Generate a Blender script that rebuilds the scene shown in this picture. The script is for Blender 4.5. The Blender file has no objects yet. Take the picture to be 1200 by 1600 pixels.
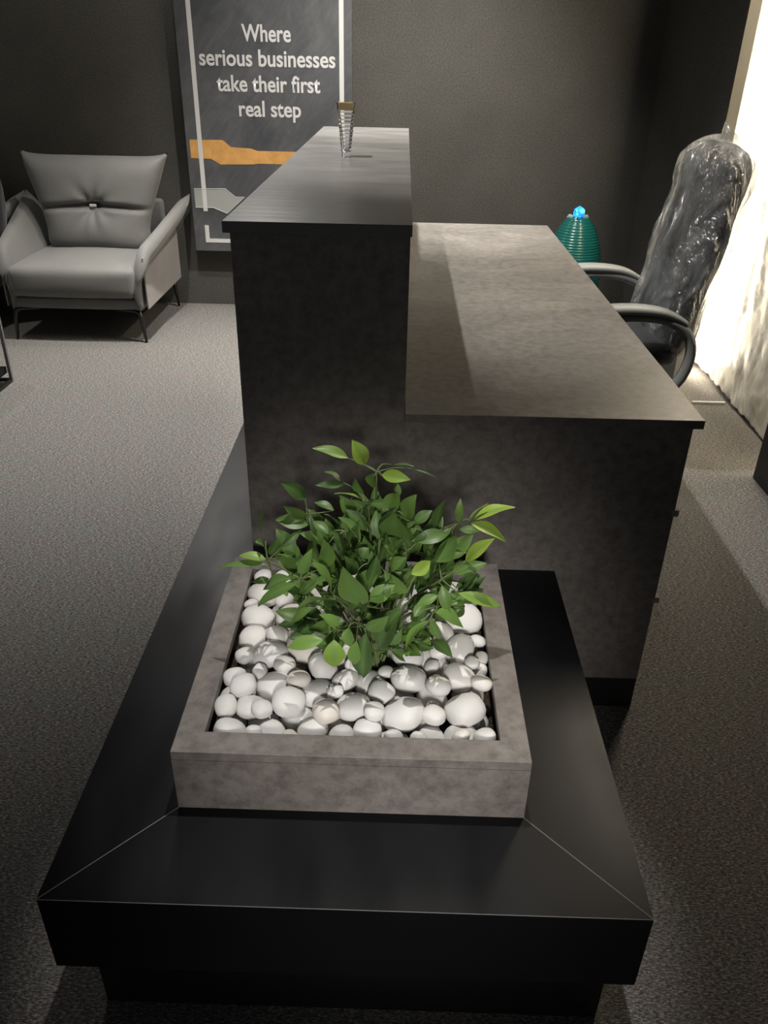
import bpy, bmesh, math, random
from mathutils import Vector, Matrix, noise
random.seed(7)
S = bpy.context.scene
COL = S.collection

# ------------------------------------------------------------------ camera
cam_d = bpy.data.cameras.new('camera'); cam = bpy.data.objects.new('camera', cam_d); COL.objects.link(cam)
CP = Vector((-0.0086, -1.4839, 1.3759)); PITCH, YAW, ROLL, FPX = 0.5193, -0.0130, 0.0208, 1262.66
cp, sp, cy, sy, cr, sr = math.cos(PITCH), math.sin(PITCH), math.cos(YAW), math.sin(YAW), math.cos(ROLL), math.sin(ROLL)
fwd = Vector((sy*cp, cy*cp, -sp)); rt = Vector((cy, -sy, 0)); up = rt.cross(fwd)
RX = cr*rt + sr*up; UP = -sr*rt + cr*up
cam.matrix_world = Matrix(((RX.x, UP.x, -fwd.x, CP.x), (RX.y, UP.y, -fwd.y, CP.y), (RX.z, UP.z, -fwd.z, CP.z), (0, 0, 0, 1)))
cam_d.sensor_fit = 'VERTICAL'; cam_d.sensor_height = 36.0; cam_d.sensor_width = 27.0
cam_d.lens = FPX/1600*36.0; cam_d.clip_start = 0.02
S.camera = cam
S.view_settings.view_transform = 'Standard'; S.view_settings.look = 'None'
S.view_settings.gamma = 1; S.view_settings.use_curve_mapping = False
S.view_settings.exposure = 0.0

# ------------------------------------------------------------------ world and lights
w = bpy.data.worlds.new('world'); S.world = w; w.use_nodes = True
w.node_tree.nodes['Background'].inputs[0].default_value = (0.95, 0.96, 1.0, 1)
w.node_tree.nodes['Background'].inputs[1].default_value = 0.115

def spot(name, loc, tgt, watt, deg, blend=0.5, r=0.03, col=(1, 0.965, 0.915)):
    l = bpy.data.lights.new(name, 'SPOT'); l.energy = watt; l.spot_size = math.radians(deg); l.spot_blend = blend
    l.shadow_soft_size = r; l.color = col
    o = bpy.data.objects.new(name, l); COL.objects.link(o); o.location = loc
    o.rotation_euler = (Vector(tgt)-Vector(loc)).to_track_quat('-Z', 'Y').to_euler()
    return o
def area(name, loc, direction, sx, sy_, watt, col, long_axis=(0, 0, 1)):
    l = bpy.data.lights.new(name, 'AREA'); l.shape = 'RECTANGLE'; l.size = sx; l.size_y = sy_; l.energy = watt; l.color = col
    o = bpy.data.objects.new(name, l); COL.objects.link(o)
    z = -Vector(direction).normalized(); y = Vector(long_axis).normalized(); x = y.cross(z).normalized()
    o.matrix_world = Matrix(((x.x, y.x, z.x, loc[0]), (x.y, y.y, z.y, loc[1]), (x.z, y.z, z.z, loc[2]), (0, 0, 0, 1)))
    return o
spot('desk_downlight', (-0.62, 0.85, 2.68), (0.36, 1.22, 0.8), 250, 66, 0.75, 0.02)
spot('counter_downlight', (0.12, 1.75, 2.68), (0.12, 1.8, 0.8), 80, 76, 1.0, 0.05)
spot('far_counter_downlight', (-0.2, 1.75, 2.68), (0.05, 2.0, 0.95), 480, 46, 1.0, 0.04)
spot('planter_downlight', (0.02, -0.36, 2.68), (-0.04, -0.50, 0.4), 125, 27, 0.6, 0.015)
spot('front_fill', (0.15, -3.2, 1.75), (0.02, -0.50, 0.44), 360, 17, 1.0, 0.2)  # soft fill added behind the camera to brighten planter and desk fronts
spot('aisle_downlight', (-0.95, 2.35, 2.68), (-1.15, 1.95, 0), 430, 84, 1.0, 0.04)
spot('left_aisle_downlight', (-2.45, 2.45, 2.68), (-2.0, 2.0, 0), 60, 80, 1.0, 0.04)
spot('armchair_downlight', (-1.15, 3.15, 2.68), (-1.65, 2.8, 0.3), 55, 140, 0.8, 0.05)
spot('wall_washer', (-0.80, 3.15, 2.65), (-0.5, 1.2, 0.9), 42, 120, 0.8, 0.06)
spot('poster_spotlight', (0.12, 2.1, 2.68), (-0.15, 3.43, 0.40), 270, 80, 1.0, 0.03)
LED = (1.0, 0.88, 0.68)
area('led_strip_far', (1.395, 2.42, 1.25), (1, 0.0, 0), 0.012, 2.4, 50, LED)
area('led_strip_near', (1.395, 1.225, 1.25), (1, -0.1, 0), 0.012, 2.4, 16, LED)
area('led_strip_top', (1.43, 1.78, 2.6), (0.05, 0, -1), 0.02, 1.0, 42, LED, (0, 1, 0))

# ------------------------------------------------------------------ material helpers
def mat(name, base=(0.5, 0.5, 0.5), rough=0.5, metal=0.0, spec=0.5, **kw):
    m = bpy.data.materials.new(name); m.use_nodes = True
    b = m.node_tree.nodes['Principled BSDF']
    b.inputs['Base Color'].default_value = (*base, 1); b.inputs['Roughness'].default_value = rough
    b.inputs['Metallic'].default_value = metal; b.inputs['Specular IOR Level'].default_value = spec
    for k, v in kw.items(): b.inputs[k.replace('_', ' ')].default_value = v
    return m
def N(m, t, **kw):
    n = m.node_tree.nodes.new(t)
    for k, v in kw.items(): setattr(n, k, v)
    return n
def L(m, a, b): m.node_tree.links.new(a, b)
def coords(m, scale=(1, 1, 1), obj=True):
    tc = N(m, 'ShaderNodeTexCoord'); mp = N(m, 'ShaderNodeMapping'); mp.inputs['Scale'].default_value = scale
    L(m, tc.outputs['Object' if obj else 'Generated'], mp.inputs['Vector']); return mp.outputs['Vector']
def noise_n(m, vec, scale, detail=4, rough=0.55, dist=0.0):
    n = N(m, 'ShaderNodeTexNoise'); n.inputs['Scale'].default_value = scale; n.inputs['Detail'].default_value = detail
    n.inputs['Roughness'].default_value = rough; n.inputs['Distortion'].default_value = dist; L(m, vec, n.inputs['Vector']); return n.outputs['Fac']
def ramp(m, fac, stops):
    r = N(m, 'ShaderNodeValToRGB'); e = r.color_ramp.elements
    while len(e) < len(stops): e.new(0.5)
    for k, (p, c) in enumerate(stops):
        e[k].position = p; e[k].color = (*c, 1) if len(c) == 3 else c
    L(m, fac, r.inputs['Fac']); return r.outputs['Color']
def mixc(m, fac, a, b, mode='MIX'):
    n = N(m, 'ShaderNodeMix', data_type='RGBA', blend_type=mode)
    for s, v in ((n.inputs[0], fac), (n.inputs[6], a), (n.inputs[7], b)):
        if hasattr(v, 'links'): L(m, v, s)
        else: s.default_value = v if not isinstance(v, tuple) else (*v, 1)[:4]
    return n.outputs[2]
def bump(m, h, strength=0.2, dist=0.01):
    b = N(m, 'ShaderNodeBump'); b.inputs['Strength'].default_value = strength; b.inputs['Distance'].default_value = dist
    L(m, h, b.inputs['Height']); L(m, b.outputs['Normal'], m.node_tree.nodes['Principled BSDF'].inputs['Normal'])
def setc(m, c, sock='Base Color'): L(m, c, m.node_tree.nodes['Principled BSDF'].inputs[sock])

def laminate(name, dark, light, rough, streak=1.0, spec=0.5):
    m = mat(name, dark, rough, spec=spec)
    v = coords(m, (1, streak, 1)); v1 = coords(m)
    f = noise_n(m, v, 3.2, 9, 0.68, 0.6); g = noise_n(m, v1, 42, 6, 0.7)
    c = ramp(m, f, [(0.3, dark), (0.7, light)])
    c2 = ramp(m, g, [(0.3, (0.45, 0.44, 0.43)), (0.6, (1.15, 1.15, 1.15))])
    setc(m, mixc(m, 0.75, c, c2, 'MULTIPLY'))
    r = N(m, 'ShaderNodeMapRange'); r.inputs[3].default_value = rough-0.06; r.inputs[4].default_value = rough+0.1
    L(m, f, r.inputs[0]); L(m, r.outputs[0], m.node_tree.nodes['Principled BSDF'].inputs['Roughness'])
    return m
M = {}
M['concrete'] = laminate('grey_concrete_laminate', (0.125, 0.110, 0.101), (0.195, 0.175, 0.162), 0.52)
M['concrete_top'] = laminate('satin_concrete_top', (0.105, 0.098, 0.089), (0.165, 0.153, 0.138), 0.36, 1.6)
m = M['counter_gloss'] = mat('glossy_stone_counter_top', (0.08, 0.078, 0.074), 0.30, spec=0.6)
v = coords(m, (1, 2.2, 1)); a = noise_n(m, v, 5, 5, 0.6); setc(m, ramp(m, a, [(0.3, (0.065, 0.063, 0.061)), (0.7, (0.125, 0.122, 0.115))]))
v = coords(m, (1.2, 7, 1)); a = noise_n(m, v, 6, 3, 0.5, 0.3); bump(m, a, 0.16, 0.004)
M['black_laminate'] = mat('black_laminate', (0.004, 0.004, 0.005), 0.24, spec=0.2)
vv = coords(M['black_laminate'], (3, 0.8, 1)); ff = noise_n(M['black_laminate'], vv, 3, 2)
rr = N(M['black_laminate'], 'ShaderNodeMapRange'); rr.inputs[1].default_value = 0.35; rr.inputs[2].default_value = 0.65; rr.inputs[3].default_value = 0.32; rr.inputs[4].default_value = 0.46
L(M['black_laminate'], ff, rr.inputs[0]); L(M['black_laminate'], rr.outputs[0], M['black_laminate'].node_tree.nodes['Principled BSDF'].inputs['Roughness'])
M['black_matt'] = mat('matt_black_board', (0.006, 0.006, 0.006), 0.6)
M['joint'] = mat('pale_joint_line', (0.16, 0.155, 0.15), 0.5)

m = M['carpet'] = mat('grey_loop_carpet', (0.15, 0.14, 0.13), 0.95, spec=0.1)
v = coords(m, (0.7, 2.2, 1)); v0 = coords(m)
a = noise_n(m, v, 170, 3, 0.85); b_ = noise_n(m, v, 60, 4, 0.75); big = noise_n(m, v0, 1.3, 4); hue = noise_n(m, v0, 14, 3)
c = ramp(m, a, [(0.34, (0.035, 0.034, 0.034)), (0.5, (0.130, 0.127, 0.121)), (0.67, (0.44, 0.43, 0.415))])
c2 = ramp(m, b_, [(0.3, (0.6, 0.6, 0.6)), (0.7, (1.25, 1.23, 1.2))])
c = mixc(m, 0.85, c, c2, 'MULTIPLY')
c3 = ramp(m, hue, [(0.35, (1.05, 0.96, 0.97)), (0.65, (0.96, 1.02, 0.98))])
c = mixc(m, 0.7, c, c3, 'MULTIPLY')
setc(m, c); bump(m, a, 0.5, 0.003)

m = M['wall'] = mat('charcoal_textured_wallcovering', (0.06, 0.055, 0.048), 0.8, spec=0.25)
v = coords(m); a = noise_n(m, v, 120, 4, 0.7); b_ = noise_n(m, v, 2.2, 4)
c = ramp(m, a, [(0.3, (0.046, 0.045, 0.040)), (0.7, (0.105, 0.101, 0.090))]); c2 = ramp(m, b_, [(0.3, (0.85, 0.85, 0.85)), (0.7, (1.1, 1.1, 1.1))])
setc(m, mixc(m, 1.0, c, c2, 'MULTIPLY')); bump(m, a, 0.25, 0.003)
M['ceiling'] = mat('black_ceiling_paint', (0.02, 0.02, 0.02), 0.8)
M['beige'] = mat('beige_edge_board', (0.20, 0.185, 0.155), 0.6)

m = M['marble'] = mat('translucent_white_stone', (0.75, 0.72, 0.66), 0.32)
v = coords(m, (1, 1, 0.8)); a = noise_n(m, v, 3.2, 10, 0.62, 1.8); b_ = noise_n(m, v, 6, 6, 0.55, 1.5)
c = ramp(m, a, [(0.30, (0.20, 0.185, 0.165)), (0.44, (0.55, 0.53, 0.48)), (0.50, (0.85, 0.82, 0.75)), (0.62, (0.70, 0.68, 0.62)), (0.72, (0.9, 0.87, 0.8))])
c2 = ramp(m, b_, [(0.40, (0.6, 0.58, 0.56)), (0.5, (1, 1, 1)), (0.9, (0.85, 0.83, 0.78))])
setc(m, mixc(m, 0.75, c, c2, 'MULTIPLY')); bump(m, b_, 0.10, 0.010)

m = M['poster'] = mat('printed_slate_panel', (0.12, 0.12, 0.13), 0.55)
v = coords(m, (1, 1, 1)); a = noise_n(m, v, 2.4, 8, 0.65, 0.8)
mp0 = N(m, 'ShaderNodeMapping'); mp0.inputs['Rotation'].default_value = (0, math.radians(-35), 0); L(m, v, mp0.inputs['Vector'])
mp = N(m, 'ShaderNodeMapping'); mp.inputs['Scale'].default_value = (5, 1, 1.1); L(m, mp0.outputs['Vector'], mp.inputs['Vector']); st = noise_n(m, mp.outputs['Vector'], 3.0, 10, 0.75, 1.5)
c = ramp(m, a, [(0.3, (0.048, 0.050, 0.058)), (0.7, (0.108, 0.111, 0.114))])
c2 = ramp(m, st, [(0.40, (0.8, 0.8, 0.8)), (0.55, (1.05, 1.05, 1.05)), (0.66, (1.25, 1.25, 1.25)), (0.70, (2.1, 2.1, 2.0)), (0.74, (1.2, 1.2, 1.2))])
setc(m, mixc(m, 0.8, c, c2, 'MULTIPLY'))
M['print_white'] = mat('white_print', (0.60, 0.59, 0.58), 0.6)
m = M['print_orange'] = mat('orange_print', (0.55, 0.28, 0.08), 0.6)
a = noise_n(m, coords(m), 14, 6, 0.7); setc(m, ramp(m, a, [(0.3, (0.48, 0.25, 0.07)), (0.7, (0.72, 0.38, 0.11))]))
M['print_grey'] = mat('pale_grey_print', (0.33, 0.34, 0.32), 0.6)
M['print_outline'] = mat('light_outline_print', (0.5, 0.5, 0.48), 0.6)

def fabric(name, c0, c1, rough=0.85, sheen=0.2):
    m = mat(name, c0, rough, spec=0.2); m.node_tree.nodes['Principled BSDF'].inputs['Sheen Weight'].default_value = sheen
    a = noise_n(m, coords(m), 350, 2, 0.6); b2 = noise_n(m, coords(m), 6, 3)
    setc(m, mixc(m, 0.5, ramp(m, a, [(0.3, c0), (0.7, c1)]), ramp(m, b2, [(0.3, c0), (0.7, c1)]))); bump(m, a, 0.2, 0.001); return m
M['grey_fabric'] = fabric('warm_grey_leathercloth', (0.135, 0.134, 0.127), (0.175, 0.173, 0.164), 0.6)
M['side_panel'] = fabric('taupe_woven_side', (0.20, 0.18, 0.165), (0.29, 0.265, 0.245))
M['black_fabric'] = fabric('black_upholstery', (0.012, 0.013, 0.014), (0.022, 0.024, 0.026), 0.6)
M['bronze'] = mat('dark_bronze_metal', (0.06, 0.058, 0.055), 0.35, 0.9)
M['chrome'] = mat('polished_metal', (0.75, 0.75, 0.75), 0.2, 1.0)
M['silver'] = mat('satin_silver', (0.8, 0.8, 0.8), 0.45, 0.5)
M['steel'] = mat('brushed_grey_metal', (0.35, 0.34, 0.33), 0.4, 0.7)
M['arm_grey'] = mat('soft_grey_arm_plastic', (0.17, 0.175, 0.168), 0.5)

m = M['plastic_film'] = bpy.data.materials.new('clear_plastic_film'); m.use_nodes = True
nt = m.node_tree; nt.nodes.clear()
out = N(m, 'ShaderNodeOutputMaterial'); tr = N(m, 'ShaderNodeBsdfTransparent'); gl = N(m, 'ShaderNodeBsdfGlossy'); df = N(m, 'ShaderNodeBsdfDiffuse')
tl = N(m, 'ShaderNodeBsdfTranslucent'); tl.inputs[0].default_value = (0.8, 0.82, 0.82, 1)
gl.inputs['Roughness'].default_value = 0.12; df.inputs[0].default_value = (0.62, 0.65, 0.66, 1); tr.inputs[0].default_value = (0.95, 0.96, 0.96, 1)
ge = N(m, 'ShaderNodeNewGeometry'); mp = N(m, 'ShaderNodeMapping'); mp.inputs['Scale'].default_value = (1, 1, 0.45); L(m, ge.outputs['Position'], mp.inputs[0])
a0 = noise_n(m, mp.outputs[0], 9, 4, 0.55, 2.6)
sb = N(m, 'ShaderNodeMath', operation='SUBTRACT'); sb.inputs[1].default_value = 0.5; L(m, a0, sb.inputs[0])
ab = N(m, 'ShaderNodeMath', operation='ABSOLUTE'); L(m, sb.outputs[0], ab.inputs[0]); a = ab.outputs[0]; b_ = noise_n(m, mp.outputs[0], 5, 2, 0.5, 1.0)
bp = N(m, 'ShaderNodeBump'); bp.inputs['Strength'].default_value = 1.0; bp.inputs['Distance'].default_value = 0.08; L(m, a, bp.inputs['Height'])
L(m, bp.outputs[0], gl.inputs['Normal'])
m1 = N(m, 'ShaderNodeMixShader'); m2 = N(m, 'ShaderNodeMixShader'); m3 = N(m, 'ShaderNodeMixShader')
m3.inputs[0].default_value = 0.35; L(m, df.outputs[0], m3.inputs[1]); L(m, tl.outputs[0], m3.inputs[2])
mr = N(m, 'ShaderNodeMapRange'); mr.inputs[1].default_value = 0.35; mr.inputs[2].default_value = 0.7; mr.inputs[3].default_value = 0.03; mr.inputs[4].default_value = 0.26
L(m, b_, mr.inputs[0]); L(m, mr.outputs[0], m1.inputs[0]); L(m, tr.outputs[0], m1.inputs[1]); L(m, m3.outputs[0], m1.inputs[2])
lw = N(m, 'ShaderNodeLayerWeight'); lw.inputs[0].default_value = 0.35; L(m, bp.outputs[0], lw.inputs['Normal'])
mr2 = N(m, 'ShaderNodeMapRange'); mr2.inputs[3].default_value = 0.16; mr2.inputs[4].default_value = 0.6; L(m, lw.outputs['Fresnel'], mr2.inputs[0])
L(m, mr2.outputs[0], m2.inputs[0]); L(m, m1.outputs[0], m2.inputs[1]); L(m, gl.outputs[0], m2.inputs[2]); L(m, m2.outputs[0], out.inputs[0])

M['glass'] = mat('clear_cut_glass', (1, 1, 1), 0.02, Transmission_Weight=1.0, IOR=1.5)
M['gold'] = mat('gold_band', (0.85, 0.66, 0.32), 0.45, 0.7)
m = M['teal'] = mat('teal_ribbed_glaze', (0.01, 0.12, 0.105), 0.22)
m = M['blue_crystal'] = mat('lit_blue_crystal', (0.05, 0.5, 0.9), 0.15)
b = m.node_tree.nodes['Principled BSDF']
a = noise_n(m, coords(m), 45, 1); c = ramp(m, a, [(0.40, (0.01, 0.12, 0.75)), (0.5, (0.0, 0.55, 0.85)), (0.6, (0.25, 0.95, 1.0))])
L(m, c, b.inputs['Emission Color']); b.inputs['Emission Strength'].default_value = 1.1
M['pale_glass'] = mat('smoky_grey_leaf_glass', (0.35, 0.42, 0.45), 0.25)

m = M['pebble'] = mat('polished_white_pebble', (0.8, 0.78, 0.75), 0.55, spec=0.35)
oi = N(m, 'ShaderNodeObjectInfo'); a = noise_n(m, coords(m), 30, 4)
c = ramp(m, oi.outputs['Random'], [(0.0, (0.60, 0.59, 0.575)), (0.85, (0.68, 0.67, 0.655)), (0.97, (0.67, 0.63, 0.57))])
setc(m, mixc(m, 0.5, c, ramp(m, a, [(0.3, (0.86, 0.85, 0.84)), (0.6, (1, 1, 1))]), 'MULTIPLY')); bump(m, a, 0.12, 0.004)
m = M['soil'] = mat('dark_bark_soil', (0.03, 0.018, 0.012), 0.9)
a = noise_n(m, coords(m), 130, 4, 0.8); setc(m, ramp(m, a, [(0.35, (0.008, 0.005, 0.004)), (0.6, (0.06, 0.035, 0.02)), (0.72, (0.3, 0.17, 0.09))])); bump(m, a, 1, 0.01)
M['liner'] = mat('dark_planter_liner', (0.012, 0.011, 0.010), 0.7)
m = M['leaf'] = mat('green_leaf', (0.08, 0.2, 0.03), 0.42)
at_ = N(m, 'ShaderNodeAttribute'); at_.attribute_name = 'tint'
c = ramp(m, at_.outputs['Fac'], [(0.0, (0.040, 0.078, 0.026)), (0.35, (0.095, 0.175, 0.045)), (0.7, (0.18, 0.31, 0.065)), (1.0, (0.36, 0.52, 0.07))])
uv = N(m, 'ShaderNodeAttribute'); uv.attribute_name = 'rib'
setc(m, mixc(m, uv.outputs['Fac'], c, (0.16, 0.30, 0.09)))
b = m.node_tree.nodes['Principled BSDF']; b.inputs['Subsurface Weight'].default_value = 0.0
tl = N(m, 'ShaderNodeBsdfTranslucent'); L(m, c, tl.inputs[0]); mx = N(m, 'ShaderNodeMixShader'); mx.inputs[0].default_value = 0.25
L(m, b.outputs[0], mx.inputs[1]); L(m, tl.outputs[0], mx.inputs[2]); L(m, mx.outputs[0], m.node_tree.nodes['Material Output'].inputs[0])
M['stem'] = mat('pale_green_stem', (0.11, 0.15, 0.05), 0.6)

# ------------------------------------------------------------------ geometry helpers
def obj(name, bm, m, parent=None, smooth=False, bevel=0.0, kind=None, seg=2):
    me = bpy.data.meshes.new(name); bmesh.ops.recalc_face_normals(bm, faces=bm.faces)
    bm.to_mesh(me); bm.free()
    for p in me.polygons: p.use_smooth = smooth
    o = bpy.data.objects.new(name, me); COL.objects.link(o); me.materials.append(m)
    if parent is not None: o.parent = parent
    if bevel:
        b = o.modifiers.new('bevel', 'BEVEL'); b.width = bevel; b.segments = seg; b.limit_method = 'ANGLE'
    if kind: o['kind'] = kind
    return o
def empty(name, loc, label, cat, group=None, rz=0):
    o = bpy.data.objects.new(name, None); COL.objects.link(o); o.location = loc; o.rotation_euler = (0, 0, rz); o.empty_display_size = 0.1
    return tag(o, label, cat, group)
def tag(o, label=None, cat=None, group=None, kind=None):
    if label: o['label'] = label
    if cat: o['category'] = cat
    if group: o['group'] = group
    if kind: o['kind'] = kind
    return o
def sub(o, n=2):
    s = o.modifiers.new('sub', 'SUBSURF'); s.levels = n; s.render_levels = n; return o
def box(bm, a, b):
    vs = [bm.verts.new((x, y, z)) for x in (a[0], b[0]) for y in (a[1], b[1]) for z in (a[2], b[2])]
    for f in ((0, 1, 3, 2), (4, 6, 7, 5), (0, 4, 5, 1), (2, 3, 7, 6), (0, 2, 6, 4), (1, 5, 7, 3)): bm.faces.new([vs[i] for i in f])
    return bm
def B(a, b): return box(bmesh.new(), a, b)
def prism(bm, pts, ax, lo, hi):
    def P(p, d):
        q = list(p); q.insert(ax, d); return q
    A = [bm.verts.new(P(p, lo)) for p in pts]; C = [bm.verts.new(P(p, hi)) for p in pts]
    bm.faces.new(A); bm.faces.new(C[::-1]); n = len(pts)
    for i in range(n): bm.faces.new((A[i], C[i], C[(i+1) % n], A[(i+1) % n]))
    return bm
def tube(bm, pts, rad, n=8, flat=1.0, cap=True):
    pts = [Vector(p) for p in pts]; rings = []
    if not isinstance(rad, (list, tuple)): rad = [rad]*len(pts)
    prev = None
    for i, p in enumerate(pts):
        d = (pts[min(i+1, len(pts)-1)]-pts[max(i-1, 0)]).normalized()
        if prev is None: prev = d.orthogonal().normalized() if abs(d.y) > 0.9 else d.cross(Vector((0, 1, 0))).normalized()
        u = (prev - d*prev.dot(d)).normalized(); prev = u; vv_ = d.cross(u)
        rings.append([bm.verts.new(p + u*math.cos(2*math.pi*k/n)*rad[i] + vv_*math.sin(2*math.pi*k/n)*rad[i]*flat) for k in range(n)])
    for r0, r1 in zip(rings, rings[1:]):
        for k in range(n): bm.faces.new((r0[k], r0[(k+1) % n], r1[(k+1) % n], r1[k]))
    if cap: bm.faces.new(rings[0][::-1]); bm.faces.new(rings[-1])
    return bm
def lathe(bm, prof, n=32, cap=True, c=(0, 0)):
    rings = [[bm.verts.new((c[0]+r*math.cos(2*math.pi*k/n), c[1]+r*math.sin(2*math.pi*k/n), z)) for k in range(n)] for r, z in prof]
    for r0, r1 in zip(rings, rings[1:]):
        for k in range(n): bm.faces.new((r0[k], r0[(k+1) % n], r1[(k+1) % n], r1[k]))
    if cap: bm.faces.new(rings[0][::-1]); bm.faces.new(rings[-1])
    return bm
def smoothc(pts, k=6):
    pts = [Vector(p) for p in pts]; out_ = []
    for i in range(len(pts)-1):
        p0, p1, p2, p3 = pts[max(i-1, 0)], pts[i], pts[i+1], pts[min(i+2, len(pts)-1)]
        for j in range(k):
            t = j/k; out_.append(0.5*((2*p1)+(p2-p0)*t+(2*p0-5*p1+4*p2-p3)*t*t+(3*p1-p0-3*p2+p3)*t**3))
    out_.append(pts[-1]); return out_

# ------------------------------------------------------------------ room
Z1 = 2.75
def st(name, bm, m, **k): o = obj(name, bm, m, **k); o['kind'] = 'structure'; return o
st('floor', B((-4.5, -3.5, -0.05), (2.2, 3.6, 0)), M['carpet'])
st('ceiling', B((-4.5, -3.5, Z1), (2.2, 3.6, Z1+0.05)), M['ceiling'])
st('wall_back', B((-4.5, 3.45, 0), (2.2, 3.6, Z1)), M['wall'])
wr = st('wall_right', B((1.34, 2.302, 0), (1.386, 3.45, Z1)), M['wall'])
st('trim_1', B((1.34, 2.298, 0), (1.386, 2.302, Z1)), M['beige'])
wn = st('wall_right_near', B((1.345, -3.5, 0), (1.386, 1.262, Z1)), M['black_matt']); wn.name = 'wall_near_right'
st('wall_niche', B((1.56, -3.5, 0), (1.62, 3.45, Z1)), M['wall']).name = 'wall_behind_stone'
# stone slab with a broken lower edge
bm = bmesh.new(); ny, nz = 150, 120; grid = []
for i in range(ny+1):
    y = 0.9 + i/ny*2.5; row = []
    zb = 0.012 + 0.028*max(0, noise.noise(Vector((y*7, 3, 0)))) + 0.018*max(0, noise.noise(Vector((y*25, 1, 0))))
    if y > 1.97: zb += 0.03*max(0, noise.noise(Vector((y*12, 9, 0))))+0.012
    for j in range(nz+1):
        z = zb + (Z1-0.005-zb)*(j/nz)**1.3
        x = 1.505 + 0.006*noise.noise(Vector((y*3, z*2, 0))) + 0.006*noise.noise(Vector((y*11, z*5, 5))) - (0.003*noise.noise(Vector((y*30, z*22, 2))))
        row.append(bm.verts.new((x, y, z)))
    grid.append(row)
for i in range(ny):
    for j in range(nz): bm.faces.new((grid[i][j], grid[i][j+1], grid[i+1][j+1], grid[i+1][j]))
mb = obj('stone_panel', bm, M['marble'], smooth=True)
s_ = mb.modifiers.new('s', 'SOLIDIFY'); s_.thickness = 0.018; s_.offset = 1
tag(mb, 'veined white stone wall panel washed by warm strip light behind the office chair', 'wall panel')
tag(obj('cable_trunking', B((1.34, 1.99, 0), (1.49, 2.004, 0.012)), M['chrome'] if 0 else M['print_white'], bevel=0.002), 'thin pale trunking strip on the carpet in front of the stone panel', 'trunking')

# ------------------------------------------------------------------ reception desk
ZT, ZL, D = 1.112, 0.76, 2.01
desk = empty('reception_desk', (0, 0, 0), 'two-level grey concrete-look reception desk standing behind the planter', 'desk')
# L-shaped end panel facing the viewer
bm = bmesh.new(); prism(bm, [(-0.312, 0.09), (0.581, 0.09), (0.581, ZL-0.018), (0.009, ZL-0.018), (0.009, ZT-0.02), (-0.312, ZT-0.02)], 1, 0.0, 0.018)
obj('end_panel', bm, M['concrete'], desk, bevel=0.0008)
obj('counter_body', B((-0.312, 0.018, 0.06), (0.009, D-0.02, ZT-0.02)), M['concrete'], desk, bevel=0.0008)
obj('counter_top', B((-0.322, -0.016, ZT-0.02), (0.012, D, ZT)), M['counter_gloss'], desk, bevel=0.0012)
obj('worktop', B((0.0095, -0.016, ZL-0.018), (0.595, D, ZL)), M['concrete_top'], desk, bevel=0.0012)
obj('far_panel', B((0.009, D-0.04, 0), (0.575, D-0.02, ZL-0.018)), M['concrete'], desk, bevel=0.0008)
obj('toe_kick', B((-0.31, 0.003, 0), (0.581, 0.017, 0.09)), M['black_matt'], desk)
ped = obj('pedestal', B((0.13, 0.018, 0.02), (0.568, 0.46, ZL-0.0185)), M['black_matt'], desk)
for k, (z0, z1) in enumerate(((0.55, 0.72), (0.33, 0.535), (0.06, 0.315))):
    dr = obj('drawer', B((0.568, 0.022, z0), (0.586, 0.455, z1)), M['black_matt'], desk, bevel=0.001)
    obj('handle', B((0.586, 0.16, z1-0.03), (0.598, 0.32, z1-0.022)), M['steel'], dr)
for z in (0.545, 0.322):
    obj('corner_block', B((0.575, -0.002, z-0.009), (0.590, 0.016, z+0.006)), M['side_panel'], desk, bevel=0.001)

# ------------------------------------------------------------------ black platform
PL, PR, PF, ZP = -0.4675, 0.3485, -0.8202, 0.391
plat = empty('display_platform', (0, -0.4, 0), 'black gloss stepped platform carrying the planter and wrapping the desk side', 'platform'); PO = Vector((0, -0.4, 0))
def off(bm): bmesh.ops.translate(bm, verts=bm.verts, vec=-PO); return bm
W_ = 0.152
tz = ZP-0.148
# mitred border boards: front, left and right, plus the middle deck
def board(pts): b_ = bmesh.new(); bmm = bmesh.new(); prism(bmm, pts, 2, tz, ZP); b_.free(); return off(bmm)
g = 0.0006
fl_, fr_ = (-0.316, -0.664), (0.1975, -0.664)
obj('front_board', board([(PL+g, PF), (PR-g, PF), (fr_[0]-g, fr_[1]), (fl_[0]+g, fl_[1])]), M['black_laminate'], plat)
obj('left_board', board([(PL, PF+g), (fl_[0], fl_[1]+g), (-0.3125, -0.15), (-0.3125, D-0.05), (PL, D-0.05)]), M['black_laminate'], plat)
obj('right_board', board([(PR, PF+g), (PR, -0.001), (fr_[0], -0.001), (fr_[0], fr_[1]+g)]), M['black_laminate'], plat)
obj('middle_deck', board([(-0.3155, -0.6635), (0.197, -0.6635), (0.197, -0.001), (-0.312, -0.001), (-0.312, -0.15)]), M['black_laminate'], plat)
for (x0, y0, x1, y1) in ((PL, PF, fl_[0], fl_[1]), (PR, PF, fr_[0], fr_[1])):
    obj('mitre_joint', off(tube(bmesh.new(), [(x0, y0, ZP), (x1, y1, ZP)], 0.00075, 6)), M['joint'], plat)
obj('edge_line', off(tube(bmesh.new(), [(PL+0.001, PF, ZP-0.0002), (PR-0.001, PF, ZP-0.0002)], 0.0005, 6)), M['joint'], plat)
obj('recessed_base', off(B((PL+0.008, -0.733, 0), (PR-0.002, -0.02, tz))), M['black_matt'], plat)
obj('recessed_base', off(B((PL+0.008, -0.019, 0), (-0.3125, D-0.07, tz))), M['black_matt'], plat)

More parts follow.
